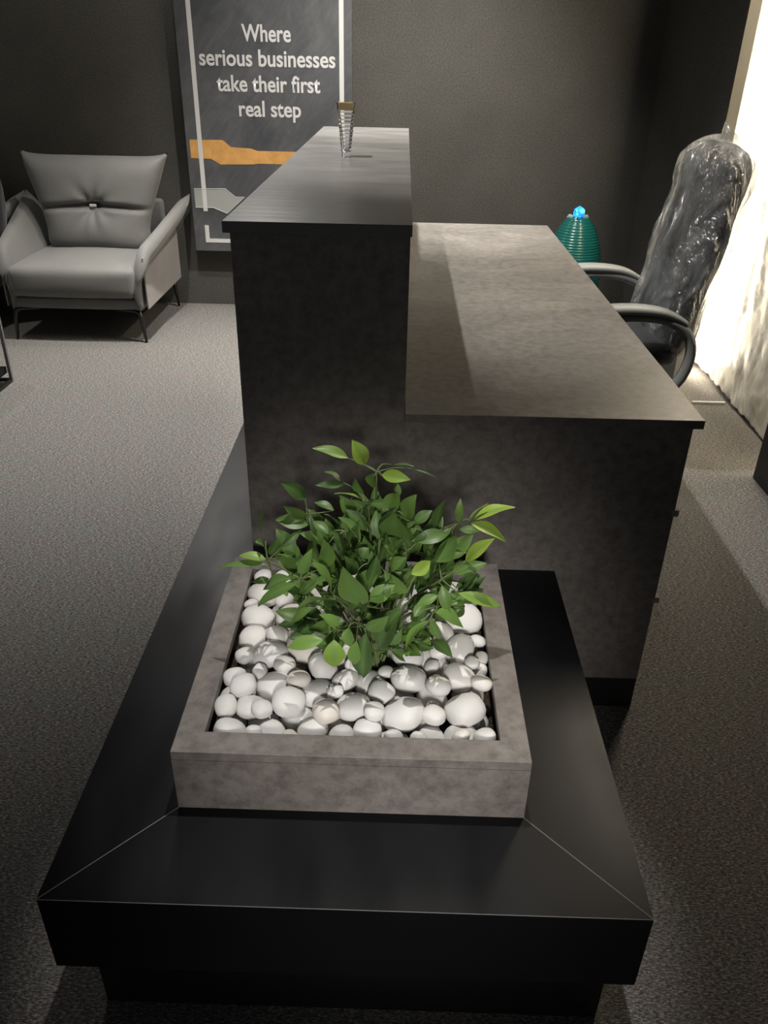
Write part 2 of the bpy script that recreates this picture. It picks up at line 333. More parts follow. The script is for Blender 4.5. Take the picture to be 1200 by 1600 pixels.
# ------------------------------------------------------------------ planter
QL, QR, QF, QB, ZQ, RM = -0.316, 0.1975, -0.664, -0.155, 0.506, 0.041
pc = Vector(((QL+QR)/2, (QF+QB)/2, ZP))
planter = empty('planter_box', pc, 'square grey concrete-look planter box filled with white pebbles on the platform', 'planter')
def offp(bm): bmesh.ops.translate(bm, verts=bm.verts, vec=-pc); return bm
IN = (QL+RM, QF+RM, QR-RM, QB-RM)
t_ = 0.018
for nm, pts in (('front_side', ((QL, QF), (QR, QF), (QR-t_, QF+t_), (QL+t_, QF+t_))), ('back_side', ((QL+t_, QB-t_), (QR-t_, QB-t_), (QR, QB), (QL, QB))),
                ('left_side', ((QL, QF), (QL+t_, QF+t_), (QL+t_, QB-t_), (QL, QB))), ('right_side', ((QR-t_, QF+t_), (QR, QF), (QR, QB), (QR-t_, QB-t_)))):
    obj(nm, offp(prism(bmesh.new(), list(pts), 2, ZP+0.0005, ZQ-0.0165)), M['concrete'], planter)
for nm, pts in (('rim', ((QL, QF), (QR, QF), (IN[2], IN[1]), (IN[0], IN[1]))), ('rim', ((IN[0], IN[3]), (IN[2], IN[3]), (QR, QB), (QL, QB))),
                ('rim', ((QL, QF), (IN[0], IN[1]), (IN[0], IN[3]), (QL, QB))), ('rim', ((IN[2], IN[1]), (QR, QF), (QR, QB), (IN[2], IN[3])))):
    obj(nm, offp(prism(bmesh.new(), list(pts), 2, ZQ-0.016, ZQ)), M['concrete'], planter, bevel=0.0007)
bm = bmesh.new(); a_, b2 = 0.012, 0.004
for (p, q) in (((QL+t_, QF+t_), (QL+t_+b2, QB-t_)), ((QR-t_-b2, QF+t_), (QR-t_, QB-t_)), ((QL+t_, QF+t_), (QR-t_, QF+t_+b2)), ((QL+t_, QB-t_-b2), (QR-t_, QB-t_))):
    box(bm, (p[0], p[1], ZP+0.004), (q[0], q[1], ZQ-0.017))
obj('liner', offp(bm), M['liner'], planter)
bm = bmesh.new(); nn = 60; gr = []
for i in range(nn+1):
    row = []
    for j in range(nn+1):
        x = QL+t_+b2+(QR-QL-2*t_-2*b2)*i/nn; y = QF+t_+b2+(QB-QF-2*t_-2*b2)*j/nn
        d = math.hypot(x+0.03, y+0.43)
        z = 0.446 + 0.03*math.exp(-(d/0.055)**2) + 0.004*noise.noise(Vector((x*90, y*90, 0)))
        row.append(bm.verts.new((x, y, z)))
    gr.append(row)
for i in range(nn):
    for j in range(nn): bm.faces.new((gr[i][j], gr[i+1][j], gr[i+1][j+1], gr[i][j+1]))
for row_ in (0,):
    pass
so = obj('bark_soil', bm, M['soil'], smooth=True); tag(so, 'dark bark soil showing between the pebbles around the plant stem', 'soil', kind='stuff')
sm = so.modifiers.new('s', 'SOLIDIFY'); sm.thickness = 0.02; sm.offset = -1

# pebbles: greedy packing of flattened stones
def pebble_mesh(seed):
    bm = bmesh.new(); bmesh.ops.create_icosphere(bm, subdivisions=3, radius=1)
    o_ = Vector((seed*7.3, seed*3.1, 0))
    for v in bm.verts:
        c = v.co.copy(); k = 1 + 0.12*noise.noise(c*0.9+o_) + 0.035*noise.noise(c*2.1+o_)
        e = [math.copysign(abs(q)**0.88, q) for q in c]
        v.co = Vector(e)*k
    me = bpy.data.meshes.new('pebble'); bm.to_mesh(me); bm.free()
    for p in me.polygons: p.use_smooth = True
    me.materials.append(M['pebble']); return me
PM = [pebble_mesh(i+1) for i in range(14)]
rnd = random.Random(21); stones = []; FL = 0.72
lim = (IN[0]-0.004, IN[1]-0.004, IN[2]+0.004, IN[3]+0.004); fails = 0
while len(stones) < 285:
    r = min(0.033, max(0.0175, rnd.gauss(0.0262, 0.0045)))
    if fails > 90: r = max(0.0125, r*0.62)
    best = None
    for _ in range(80):
        x = rnd.uniform(lim[0]+r*1.12, lim[2]-r*1.12); y = rnd.uniform(lim[1]+r*1.12, lim[3]-r*1.12)
        dh = math.hypot(x+0.028, (y+0.43))
        if dh < 0.030+r*0.8: continue
        z = 0.444 + r*FL
        for (x2, y2, z2, r2) in stones:
            R_ = (r+r2)*0.96; d2 = (x-x2)**2+(y-y2)**2
            if d2 < R_*R_: z = max(z, z2+FL*math.sqrt(R_*R_-d2))
        if best is None or z < best[2]: best = (x, y, z, r)
    if best is None: continue
    x, y, z, r = best
    if z + r*FL > 0.524 - (0.022 if y < IN[1]+0.05 else 0):
        fails += 1
        if fails > 260: break
        continue
    stones.append(best)
for i, (x, y, z, r) in enumerate(stones):
    o = bpy.data.objects.new('pebble', PM[i % 14]); COL.objects.link(o); o.location = (x, y, z)
    el = rnd.uniform(0.95, 1.15)
    o.scale = (r*el, r/el*1.02, r*FL*rnd.uniform(0.92, 1.08)); o.rotation_euler = (rnd.gauss(0, 0.22), rnd.gauss(0, 0.22), rnd.uniform(0, 6.28))
    tag(o, 'smooth pale pebble lying among the others in the planter box', 'pebble', 'white pebbles filling the planter box')

# ------------------------------------------------------------------ plant
def at(u, v, Y):
    # direction table of the measuring frame used to survey the bush, fixed in world space
    F0, R0, U0, C0 = Vector((-0.01128585, 0.86809342, -0.49627254)), Vector((0.99956503, 0.02331767, 0.01805657)), Vector((-0.02724671, 0.49585289, 0.86797899)), Vector((-0.0086, -1.4839, 1.3759))
    d = F0 + R0*((u-600)/1262.66) - U0*((v-800)/1262.66); return C0 + d*((Y-C0.y)/d.y)
def zY(u, v):      # depth of the bush at a given height: lower sprays lean forward
    return -0.40 - 0.15*min(1, max(0, (v-790)/240)) + 0.05*min(1, max(0, (780-v)/80))
root = Vector((-0.03, -0.43, 0.462))
plant = empty('ficus_bush', root, 'artificial leafy green ficus bush growing out of the white pebbles', 'plant')
leafbm = bmesh.new(); tint = leafbm.verts.layers.float.new('tint'); rib = leafbm.verts.layers.float.new('rib')
stembm = bmesh.new(); lr = random.Random(5)
def leaf(base, tip, width, t, nrm=None, curl=0.15, fold=0.25):
    base, tip = Vector(base), Vector(tip); ax = tip-base; ln = ax.length; ax.normalize()
    if nrm is None: nrm = Vector((lr.gauss(0, .45), -0.55+lr.gauss(0, .35), 0.8+lr.gauss(0, .3)))
    nrm = (nrm - ax*nrm.dot(ax)).normalized(); side = ax.cross(nrm)
    nseg = 9; rows = []
    wav = lr.uniform(-1, 1)
    for i in range(nseg+1):
        s = i/nseg; wd = width*(math.sin(math.pi*min(1, s**0.92))**0.9)*(1-0.15*s) if 0 < s < 1 else 0.0006
        c = base + ax*(ln*s) + nrm*(-curl*ln*(2*s-1)**2 + curl*ln) * 0.6
        row = []
        for k in (-1, -0.5, 0, 0.5, 1):
            p = c + side*(wd*k*0.5) + nrm*(abs(k)*wd*fold*0.5 + 0.012*ln*math.sin(s*9+k*2+wav*3)*abs(k))
            v = leafbm.verts.new(p-root); v[tint] = t; v[rib] = 0.55 if k == 0 else 0.0; row.append(v)
        rows.append(row)
    for a, b in zip(rows, rows[1:]):
        for k in range(4): leafbm.faces.new((a[k], a[k+1], b[k+1], b[k]))
def stem(pts, r0, r1, k=5):
    p = smoothc(pts, k); n = len(p)
    tube(stembm, [q-root for q in p], [r0+(r1-r0)*i/(n-1) for i in range(n)], 6)
nodes_px = [(588, 738), (575, 790), (482, 803), (418, 876), (520, 930), (567, 945), (525, 985), (690, 905), (715, 818), (635, 862), (684, 948), (560, 975), (470, 905), (540, 830), (610, 800), (655, 890), (590, 880)]
nodes = []
for (u, v) in nodes_px:
    P_ = at(u, v, zY(u, v)); nodes.append((u, v, P_))
    mid = root.lerp(P_, 0.5) + Vector((0, 0.02, 0.035)); q = root+Vector((lr.uniform(-.008, .008), lr.uniform(-.008, .008), 0.0))
    stem([q, q.lerp(mid, 0.5)+Vector((0, 0, 0.015)), mid, P_], 0.0030, 0.0016)
zz = lambda x, y: (330+x/2.4, 660+y/2.4)
LV = [  # base, tip (zoomed coordinates), width factor, tint, depth shift
 (577,160,528,65,.5,.95,0), (515,135,380,97,.30,.75,0), (640,195,748,215,.36,.9,0), (580,300,462,268,.32,.85,-.01), (355,285,260,225,.36,.35,0), (360,355,272,313,.36,.45,0),
 (365,385,240,365,.42,.4,0), (205,440,200,330,.2,.4,0), (205,515,105,500,.36,.8,0), (215,535,25,545,.16,.55,0), (450,625,375,525,.42,.65,-.02), (570,680,495,540,.42,.55,-.03),
 (595,670,690,608,.48,.6,-.03), (465,665,320,705,.36,.6,-.03), (480,775,405,720,.46,.62,-.03), (420,815,285,845,.34,.72,-.03), (460,815,460,918,.6,.8,-.03), (515,770,520,842,.6,.66,-.02),
 (545,820,535,908,.35,.7,-.02), (580,790,570,958,.32,.15,-.01), (580,775,665,725,.45,.5,-.03), (815,745,725,862,.40,.72,-.03), (840,715,945,770,.55,.66,-.02), (825,735,858,812,.3,.5,-.02),
 (865,610,890,715,.36,.5,-.02), (850,650,770,690,.4,.55,-.02), (925,640,1088,692,.22,.8,0), (955,520,1065,435,.28,1,-.01), (980,370,1140,318,.33,1,0), (970,378,1105,448,.33,.98,0),
 (960,380,1038,305,.18,.8,0), (925,375,935,285,.28,.6,0), (850,400,880,290,.36,.3,.01), (750,570,822,520,.5,.95,-.03), (730,360,770,270,.5,.62,0), (705,430,690,340,.75,.4,-.01),
 (640,335,705,270,.5,.6,0), (560,440,475,355,.45,.4,-.01), (890,420,750,445,.35,.4,-.01), (830,520,920,425,.5,.45,0), (735,640,650,555,.42,.6,-.02), (300,585,195,628,.36,.45,0),
 (325,605,175,690,.24,.5,-.01), (570,270,540,210,.6,.45,0), (500,232,390,235,.25,.25,.02), (485,222,425,185,.5,.25,.02), (460,330,385,300,.4,.3,.01), (700,700,630,850,.5,.25,-.02),
 (560,505,590,470,.9,.35,-.02), (440,420,380,370,.45,.4,0), (430,470,395,400,.45,.35,0), (620,560,600,480,.4,.35,0), (760,380,830,330,.45,.35,.02), (690,310,590,305,.28,.35,0),
 (800,430,760,395,.5,.3,0), (960,550,1000,585,.5,.25,.02), (230,600,150,600,.4,.3,.02), (260,470,340,400,.25,.35,0), (200,470,165,450,.6,.3,.02), (225,500,250,430,.5,.3,.02),
 (700,230,690,290,.4,.35,.01), (680,160,760,165,.18,.15,.03), (760,175,850,210,.10,.15,.03), (600,240,610,190,.6,.5,0), (560,760,600,720,.5,.5,-.03), (400,600,330,640,.4,.4,0),
 (620,690,700,640,.4,.45,-.02), (700,520,640,450,.45,.45,-.01), (480,470,540,450,.4,.25,.01), (540,570,500,500,.4,.35,0), (650,780,720,700,.4,.3,0), (760,730,800,660,.4,.55,-.01),
 (930,400,1010,405,.25,.5,.02), (860,500,960,490,.2,.35,.02), (380,700,300,760,.3,.55,-.02), (520,450,560,380,.4,.35,0)]
for (bx, by, tx, ty, wf, tn, dy) in LV:
    b0 = zz(bx, by); t0 = zz(tx, ty); Yb = zY(*b0)+dy
    pb = at(b0[0], b0[1], Yb); pt = at(t0[0], t0[1], Yb + lr.uniform(-.022, .022))
    ln = (pt-pb).length; leaf(pb, pt, ln*wf*1.0 if wf < 0.2 else max(0.014, ln*wf*1.25), tn)
    nd = min(nodes, key=lambda n_: (n_[2]-pb).length); c_ = nd[2]
    if (c_-pb).length > 0.004: stem([c_, c_.lerp(pb, 0.5)+Vector((lr.uniform(-.004, .004), 0, lr.uniform(-.003, .008))), pb], 0.0014, 0.0008, 3)
# filler foliage inside the crown
cen = Vector((-0.035, -0.40, 0.62))
for i in range(260):
    while True:
        d = Vector((lr.uniform(-1, 1), lr.uniform(-1, 1), lr.uniform(-1, 1)))
        if d.length < 1: break
    p = cen + Vector((d.x*0.15, d.y*0.11, d.z*0.12))
    if p.z < 0.53: p.x = root.x + (p.x-root.x)*0.75
    if p.z > 0.66: p.x = -0.035+(p.x+0.035)*0.75
    dr_ = (p-(cen-Vector((0, 0, 0.12)))).normalized(); dr_ = (dr_+Vector((lr.gauss(0, .5), lr.gauss(0, .5), lr.gauss(0, .35)))).normalized()
    ln = lr.uniform(0.038, 0.060); leaf(p, p+dr_*ln, ln*lr.uniform(0.42, 0.58), lr.uniform(0.1, 0.6))
    nd = min(nodes, key=lambda n_: (n_[2]-p).length)
    if i % 2 == 0: stem([nd[2], nd[2].lerp(p, 0.5)+Vector((0, 0, 0.004)), p], 0.0011, 0.0007, 3)
me = bpy.data.meshes.new('foliage'); leafbm.to_mesh(me); leafbm.free()
for p in me.polygons: p.use_smooth = True
fo = bpy.data.objects.new('foliage', me); COL.objects.link(fo); fo.parent = plant; me.materials.append(M['leaf'])
obj('stems', stembm, M['stem'], plant, smooth=True)

# ------------------------------------------------------------------ glass vase on the counter
vx, vy = -0.168, 0.994
vase = empty('glass_vase', (vx, vy, ZT), 'small square tapered cut-glass vase with a gold top standing on the high counter', 'vase')
def sq_ring(bm, h, z, ch=0.0):
    p = []
    for sx, sy_ in ((1, 1), (-1, 1), (-1, -1), (1, -1)):
        a = (sx*h, sy_*(h-ch)); b = (sx*(h-ch), sy_*h)
        p += ([a, b] if sx*sy_ > 0 else [b, a])
    return [bm.verts.new((q[0], q[1], z)) for q in p]
def rings_to_mesh(bm, rings, cap0=True, cap1=True):
    for r0, r1 in zip(rings, rings[1:]):
        n = len(r0)
        for k in range(n): bm.faces.new((r0[k], r0[(k+1) % n], r1[(k+1) % n], r1[k]))
    if cap0: bm.faces.new(rings[0][::-1])
    if cap1: bm.faces.new(rings[-1])
bm = bmesh.new(); rings = []
HV = 0.139
hw = lambda z: 0.0125 + 0.0130*(z/HV)
rings.append(sq_ring(bm, 0.0125, 0.0005, 0.002)); rings.append(sq_ring(bm, 0.0128, 0.012, 0.002))
nst = 11
for k in range(nst):
    z0 = 0.013+k*(0.118-0.013)/nst; z1 = z0+(0.118-0.013)/nst
    rings.append(sq_ring(bm, hw(z0)-0.0004, z0+0.0008, 0.006)); rings.append(sq_ring(bm, hw(z0)+0.0012, (z0+z1)/2, 0.0022)); rings.append(sq_ring(bm, hw(z1)-0.0004, z1-0.0008, 0.006))
rings.append(sq_ring(bm, hw(0.121), 0.121, 0.002)); rings.append(sq_ring(bm, hw(0.139), 0.139, 0.002))
inn = [(0.139, 0.004), (0.118, 0.004), (0.06, 0.006), (0.022, 0.006)]
for z, tt in inn: rings.append(sq_ring(bm, hw(z)-tt, z, 0.002))
rings_to_mesh(bm, rings)
obj('vase_body', bm, M['glass'], vase)
bm = bmesh.new(); r_ = [sq_ring(bm, hw(z)-0.0044, z, 0.001) for z in (0.119, 0.137)]; r2_ = [sq_ring(bm, hw(z)-0.0052, z, 0.001) for z in (0.137, 0.119)]
rings_to_mesh(bm, r_+r2_+[r_[0]], False, False)
obj('gold_band', bm, M['gold'], vase)['label'] = 'gold lining band inside the top'

# ------------------------------------------------------------------ poster
py = 3.375
poster = empty('wall_poster', (-0.748, py, 0.334), 'tall dark slate poster with white lettering hanging on the back wall', 'poster')
pw0, pw1, pz0, pz1 = -0.458, 0.458, 0.0, 1.95
obj('panel', B((pw0, 0, pz0), (pw1, 0.03, pz1)), M['poster'], poster)
obj('spacer', B((pw0+0.1, 0.03, 0.2), (pw1-0.1, 0.0748, pz1-0.2)), M['black_matt'], poster)
K = (py+1.4839)/(3.43+1.4839)   # measurements were read on the plane y=3.43
def px_(X): return (X+0.0086)*K-0.0086+0.748
def pz_(Z): return (Z-1.3759)*K+1.3759-0.334
def flat(pts, lo=-0.0012): return prism(bmesh.new(), [(px_(x), pz_(z)) for x, z in pts], 1, lo, 0.0)
obj('orange_arrow_band', flat([(-1.2, .923), (-1.014, .924), (-.97, .889), (-.859, .884), (-.824, .872), (-.50, .872), (-.44, .84), (-.50, .806), (-.83, .806), (-.853, .802), (-1.035, .798), (-1.087, .826), (-1.2, .828)]), M['print_orange'], poster)
wb = [(-1.2, .666), (-1.02, .670), (-.964, .626), (-.912, .626), (-1.019, .535), (-1.095, .565), (-1.2, .565)]
obj('grey_arrow_band', flat(wb), M['print_grey'], poster)
bm = bmesh.new(); q_ = [(px_(x), -0.0016, pz_(z)) for x, z in wb]
for a, b in zip(q_, q_[1:]): tube(bm, [a, b], 0.0016, 4)
obj('band_outline', bm, M['print_outline'], poster)
def line(x0, z0, x1, z1): return flat([(x0, z0), (x1, z0), (x1, z1), (x0, z1)], -0.0022)
obj('border_line', line(-1.155, .545, -1.131, 2.2), M['print_white'], poster)
obj('border_line', line(-.360, .62, -.336, 2.2), M['print_white'], poster)
obj('border_line', flat([(-1.157, .370), (-.82, .370), (-.82, .392), (-1.133, .392), (-1.133, .467), (-1.157, .467)], -0.0022), M['print_white'], poster)
def text(s, x0, x1, zb, capz):
    cu = bpy.data.curves.new('t', 'FONT'); cu.body = s; cu.size = 1; cu.offset = 0.020; cu.resolution_u = 6; cu.extrude = 0.0
    to = bpy.data.objects.new('t', cu); COL.objects.link(to)
    dg = bpy.context.evaluated_depsgraph_get(); me = bpy.data.meshes.new_from_object(to.evaluated_get(dg)); bpy.data.objects.remove(to)
    xs = [v.co.x for v in me.vertices]; lo, hi = min(xs), max(xs); X0, X1 = px_(x0), px_(x1); sc = (X1-X0)/(hi-lo); sz = capz*K/0.73
    for v in me.vertices: v.co = Vector((X0+(v.co.x-lo)*sc, -0.002, pz_(zb)+v.co.y*sz))
    me.name = 'lettering'; me.materials.append(M['print_white'])
    o = bpy.data.objects.new('lettering', me); COL.objects.link(o); o.parent = poster; return o
text('Where', -.873, -.614, 1.404, .080)
text('serious businesses', -1.108, -.381, 1.289, .080)
text('take their first', -1.024, -.464, 1.168, .080)
text('real step', -.912, -.572, 1.047, .080)

# ------------------------------------------------------------------ armchairs
def rbox(a, b, bulge=(0, 0, 0), r=0.03, nx=10, puff=None):
    bm = bmesh.new(); box(bm, a, b)
    bmesh.ops.bevel(bm, geom=bm.edges[:], offset=r, segments=3, profile=0.5, affect='EDGES')
    bmesh.ops.subdivide_edges(bm, edges=[e for e in bm.edges if e.calc_length() > 0.06], cuts=5, use_grid_fill=True)
    c = (Vector(a)+Vector(b))/2; h = (Vector(b)-Vector(a))/2
    for v in bm.verts:
        u = [(v.co[i]-c[i])/h[i] for i in range(3)]
        for i in range(3):
            j, k = (i+1) % 3, (i+2) % 3
            v.co[i] += u[i]*bulge[i]*(1-u[j]**2)*(1-u[k]**2)
    return bm
def back_pillow():
    bm = bmesh.new(); nu, nv = 52, 44; H = 0.485; T = 0.105
    def pos(u, v, s):      # u across -1..1, v up 0..1
        wtop = 0.285 + 0.12*max(0, (v-0.25)/0.75)**1.3; 
        if v < 0.12: wtop -= 0.02*(1-v/0.12)
        x = u*wtop; z = v*H
        z += 0.022*max(0, v-0.75)/0.25*(abs(u)**8) - 0.012*(1-abs(u)**2)*v*0
        eu = max(0, 1-abs(u)**(3.2+4*v)); ev = max(0, 1-abs(2*v-1)**(4+3*abs(u)))
        th = T*(eu**0.5)*(ev**0.5)+0.002
        # horizontal tuck with a central button
        vt = 0.51 - 0.05*(abs(u)**2)
        dd = (v-vt)
        cr_ = 0.05*math.exp(-(dd/0.028)**2)
        bt = 0.045*math.exp(-((u*0.32)**2+(dd*H)**2)/0.003)
        fan = 0.009*math.cos(7*math.atan2(dd*H, u*0.35+1e-5))*math.exp(-((u*0.32)**2+(dd*H)**2)/0.012)
        bul = 0.015*math.sin(math.pi*min(1, max(0, v/0.42)))*(1-u*u)
        f = th - (cr_*(0.5+0.5*(1-abs(u))) + bt*0.8 - fan - bul)*(1 if s < 0 else 0)*(eu**0.5)
        if s > 0: f = th*0.7
        lean = 0.22*z
        return Vector((x, s*f + lean, z))
    for s in (-1, 1):
        g_ = [[bm.verts.new(pos(-1+2*i/nu, j/nv, s)) for j in range(nv+1)] for i in range(nu+1)]
        for i in range(nu):
            for j in range(nv): bm.faces.new((g_[i][j], g_[i+1][j], g_[i+1][j+1], g_[i][j+1]))
    bmesh.ops.remove_doubles(bm, verts=bm.verts, dist=0.0055); return bm
def arm_pad(s):
    """padded arm sheet: rises and flares outward towards the back"""
    bm = bmesh.new(); ny_, np_ = 22, 16; TH = 0.030
    def sheet(i, j, side):
        t = i/ny_; q = j/np_
        y = -0.355 + 0.74*t
        ztop = 0.47 + 0.175*t**1.1 - 0.10*max(0, 0.10-t)/0.10
        zb = 0.165 + 0.0*t
        fl = 0.03 + 0.105*t**0.9
        z = zb + (ztop-zb)*q
        x = 0.335 + fl*max(0, (q-0.5)/0.5)**1.3 - 0.012*math.sin(math.pi*min(1, q/0.8))
        e = (max(0, 1-abs(2*q-1)**6)**0.5)*(max(0, 1-abs(2*t-1)**10)**0.5)
        thick = (0.018 + 0.020*q)*e + 0.001
        return Vector((s*(x + side*thick), y + 0.018*math.sin(math.pi*q)*(-1 if t < 0.1 else 0), z + side*thick*(-0.4 if q > .7 else 0)))
    for side in (-1, 1):
        g_ = [[bm.verts.new(sheet(i, j, side)) for j in range(np_+1)] for i in range(ny_+1)]
        for i in range(ny_):
            for j in range(np_): bm.faces.new((g_[i][j], g_[i+1][j], g_[i+1][j+1], g_[i][j+1]))
    bmesh.ops.remove_doubles(bm, verts=bm.verts, dist=0.0032)
    return bm
def make_armchair(loc, label, fab):
    t = empty('armchair', loc, label, 'armchair')
    o = obj('seat_cushion', rbox((-0.325, -0.375, 0.232), (0.325, 0.24, 0.385), (0.004, 0.012, 0.022), 0.032), fab, t, smooth=True)
    obj('seat_base', rbox((-0.335, -0.345, 0.168), (0.335, 0.36, 0.226), (0, 0, 0), 0.012), fab, t, smooth=True)
    bp_ = obj('back_cushion', back_pillow(), fab, t, smooth=True); bp_.location = (0, 0.135, 0.365)
    bt = obj('button', B((-0.018, -0.006, -0.006), (0.018, 0.006, 0.006)), M['silver'], bp_, bevel=0.002); bt.location = (0, -0.022, 0.247); bt['label'] = 'small chrome bar button'
    obj('backrest_frame', rbox((-0.325, 0.31, 0.19), (0.325, 0.365, 0.62), (0, 0.0, 0), 0.02), fab, t, smooth=True)
    for s in (-1, 1):
        a = obj('arm', arm_pad(s), fab, t, smooth=True)
        bm = bmesh.new(); prism(bm, [(-0.325, 0.172), (0.375, 0.172), (0.375, 0.455), (-0.325, 0.435)], 0, 0.366*s, 0.374*s)
        pn = obj('side_panel', bm, M['side_panel'], t, bevel=0.002); pn['label'] = 'taupe woven outer side panel'
        for y in (-0.335, 0.375):
            bm = bmesh.new()
            if y < 0: pts = [(0.30*s, y, 0.166), (0.325*s, y-0.004, 0.155), (0.334*s, y-0.008, 0.12), (0.345*s, y-0.012, 0.0)]; tube(bm, [(0.20*s, y, 0.164)]+pts, [0.004, 0.012, 0.014, 0.012, 0.007], 8)
            else: tube(bm, [(0.335*s, y-0.03, 0.168), (0.345*s, y-0.012, 0.0)], [0.013, 0.007], 8)
            obj('leg', bm, M['bronze'], t, smooth=True)
    return t
ac = make_armchair((-1.69, 3.02, 0), 'grey padded armchair with flared arms and a buttoned back cushion against the back wall', M['grey_fabric'])
nb = make_armchair((-2.64, 3.02, 0), 'second grey armchair mostly cut off by the left edge beside the first armchair', M['grey_fabric'])
# dark wrapped cushion lying on the neighbouring chair
bm = bmesh.new(); bmesh.ops.create_icosphere(bm, subdivisions=4, radius=1)
for v in bm.verts:
    c = v.co; e = [math.copysign(abs(q)**0.6, q) for q in c]; k = 1+0.06*noise.noise(Vector(c)*3)
    v.co = Vector((e[0]*0.22*k, e[1]*0.09*k, e[2]*0.24*k))
    v.co.y += 0.2*v.co.z
wc = obj('dark_cushion', bm, M['black_fabric'], smooth=True); wc.location = (-2.335, 2.98, 0.625)
tag(wc, 'black plastic-wrapped cushion resting on the armchair at the left edge', 'cushion')

# ------------------------------------------------------------------ side table at the left edge
tb = empty('side_table', (-2.062, 1.828, 0), 'slim grey metal framed side table cut off by the left edge of the photo', 'table')
hx, hy, hh = 0.262, 0.24, 0.46
obj('table_top', B((-hx, -hy, hh-0.02), (hx, hy, hh)), M['steel'], tb, bevel=0.002)
for sx in (-1, 1):
    for sy_ in (-1, 1):
        obj('leg', B((sx*hx-(0.014 if sx > 0 else 0), sy_*hy-(0.014 if sy_ > 0 else 0), 0), (sx*hx+(0.014 if sx < 0 else 0), sy_*hy+(0.014 if sy_ < 0 else 0), hh-0.02)), M['steel'], tb)
for sy_ in (-1, 1): obj('rail', B((-hx+0.014, sy_*hy-(0.014 if sy_ > 0 else 0), 0.0), (hx-0.014, sy_*hy+(0.014 if sy_ < 0 else 0), 0.014)), M['bronze'], tb)
for sx in (-1, 1): obj('rail', B((sx*hx-(0.014 if sx > 0 else 0), -hy+0.014, 0.0), (sx*hx+(0.014 if sx < 0 else 0), hy-0.014, 0.014)), M['bronze'], tb)
obj('shelf', B((-hx+0.016, -hy+0.016, 0.045), (hx-0.016, hy-0.016, 0.075)), M['black_laminate'], tb)

# ------------------------------------------------------------------ teal lamp
lx, ly = 0.945, 3.1
lamp = empty('fountain_lamp', (lx, ly, 0), 'egg-shaped teal ribbed floor lamp with a glowing blue crystal on top', 'lamp')
prof = [(0.06, 0.0), (0.075, 0.005)]
nr = 44
for k in range(nr*4+1):
    t = k/(nr*4); z = 0.01 + 0.60*t
    r = 0.150*math.sin(math.pi*(0.13+0.80*t**0.95))**0.62*(1-0.62*max(0, t-0.62)/0.38)
    if t > 0.6: r = 0.146*math.sqrt(max(0.06, 1-((t-0.45)/0.59)**2.1))
    elif t > 0.45: r = 0.146*math.sqrt(max(0.06, 1-((t-0.45)/0.59)**2.1))
    else: r = 0.075+0.071*math.sin(math.pi/2*(t/0.45))
    r *= 1.07; r += 0.0016*math.cos(2*math.pi*k/4)
    prof.append((r, z))
obj('body', lathe(bmesh.new(), prof, 48), M['teal'], lamp, smooth=True)
bm = bmesh.new(); bmesh.ops.create_icosphere(bm, subdivisions=1, radius=0.034); bmesh.ops.scale(bm, vec=(1, 1, 1.05), verts=bm.verts)
cr0 = obj('crystal', bm, M['blue_crystal'], lamp); cr0.location = (0.0, 0, 0.637); cr0['label'] = 'faceted crystal glowing cyan blue'
for a in (2.9, 0.25, 4.2, 1.5):
    bm = bmesh.new(); tube(bm, smoothc([(0.03*math.cos(a), 0.03*math.sin(a), 0.606), (0.048*math.cos(a), 0.048*math.sin(a), 0.616), (0.060*math.cos(a), 0.060*math.sin(a), 0.600)], 4), [0.008, 0.010, 0.012, 0.012, 0.012, 0.010, 0.008, 0.005, 0.002], 8, 0.35)
    obj('glass_petal', bm, M['pale_glass'], lamp, smooth=True)

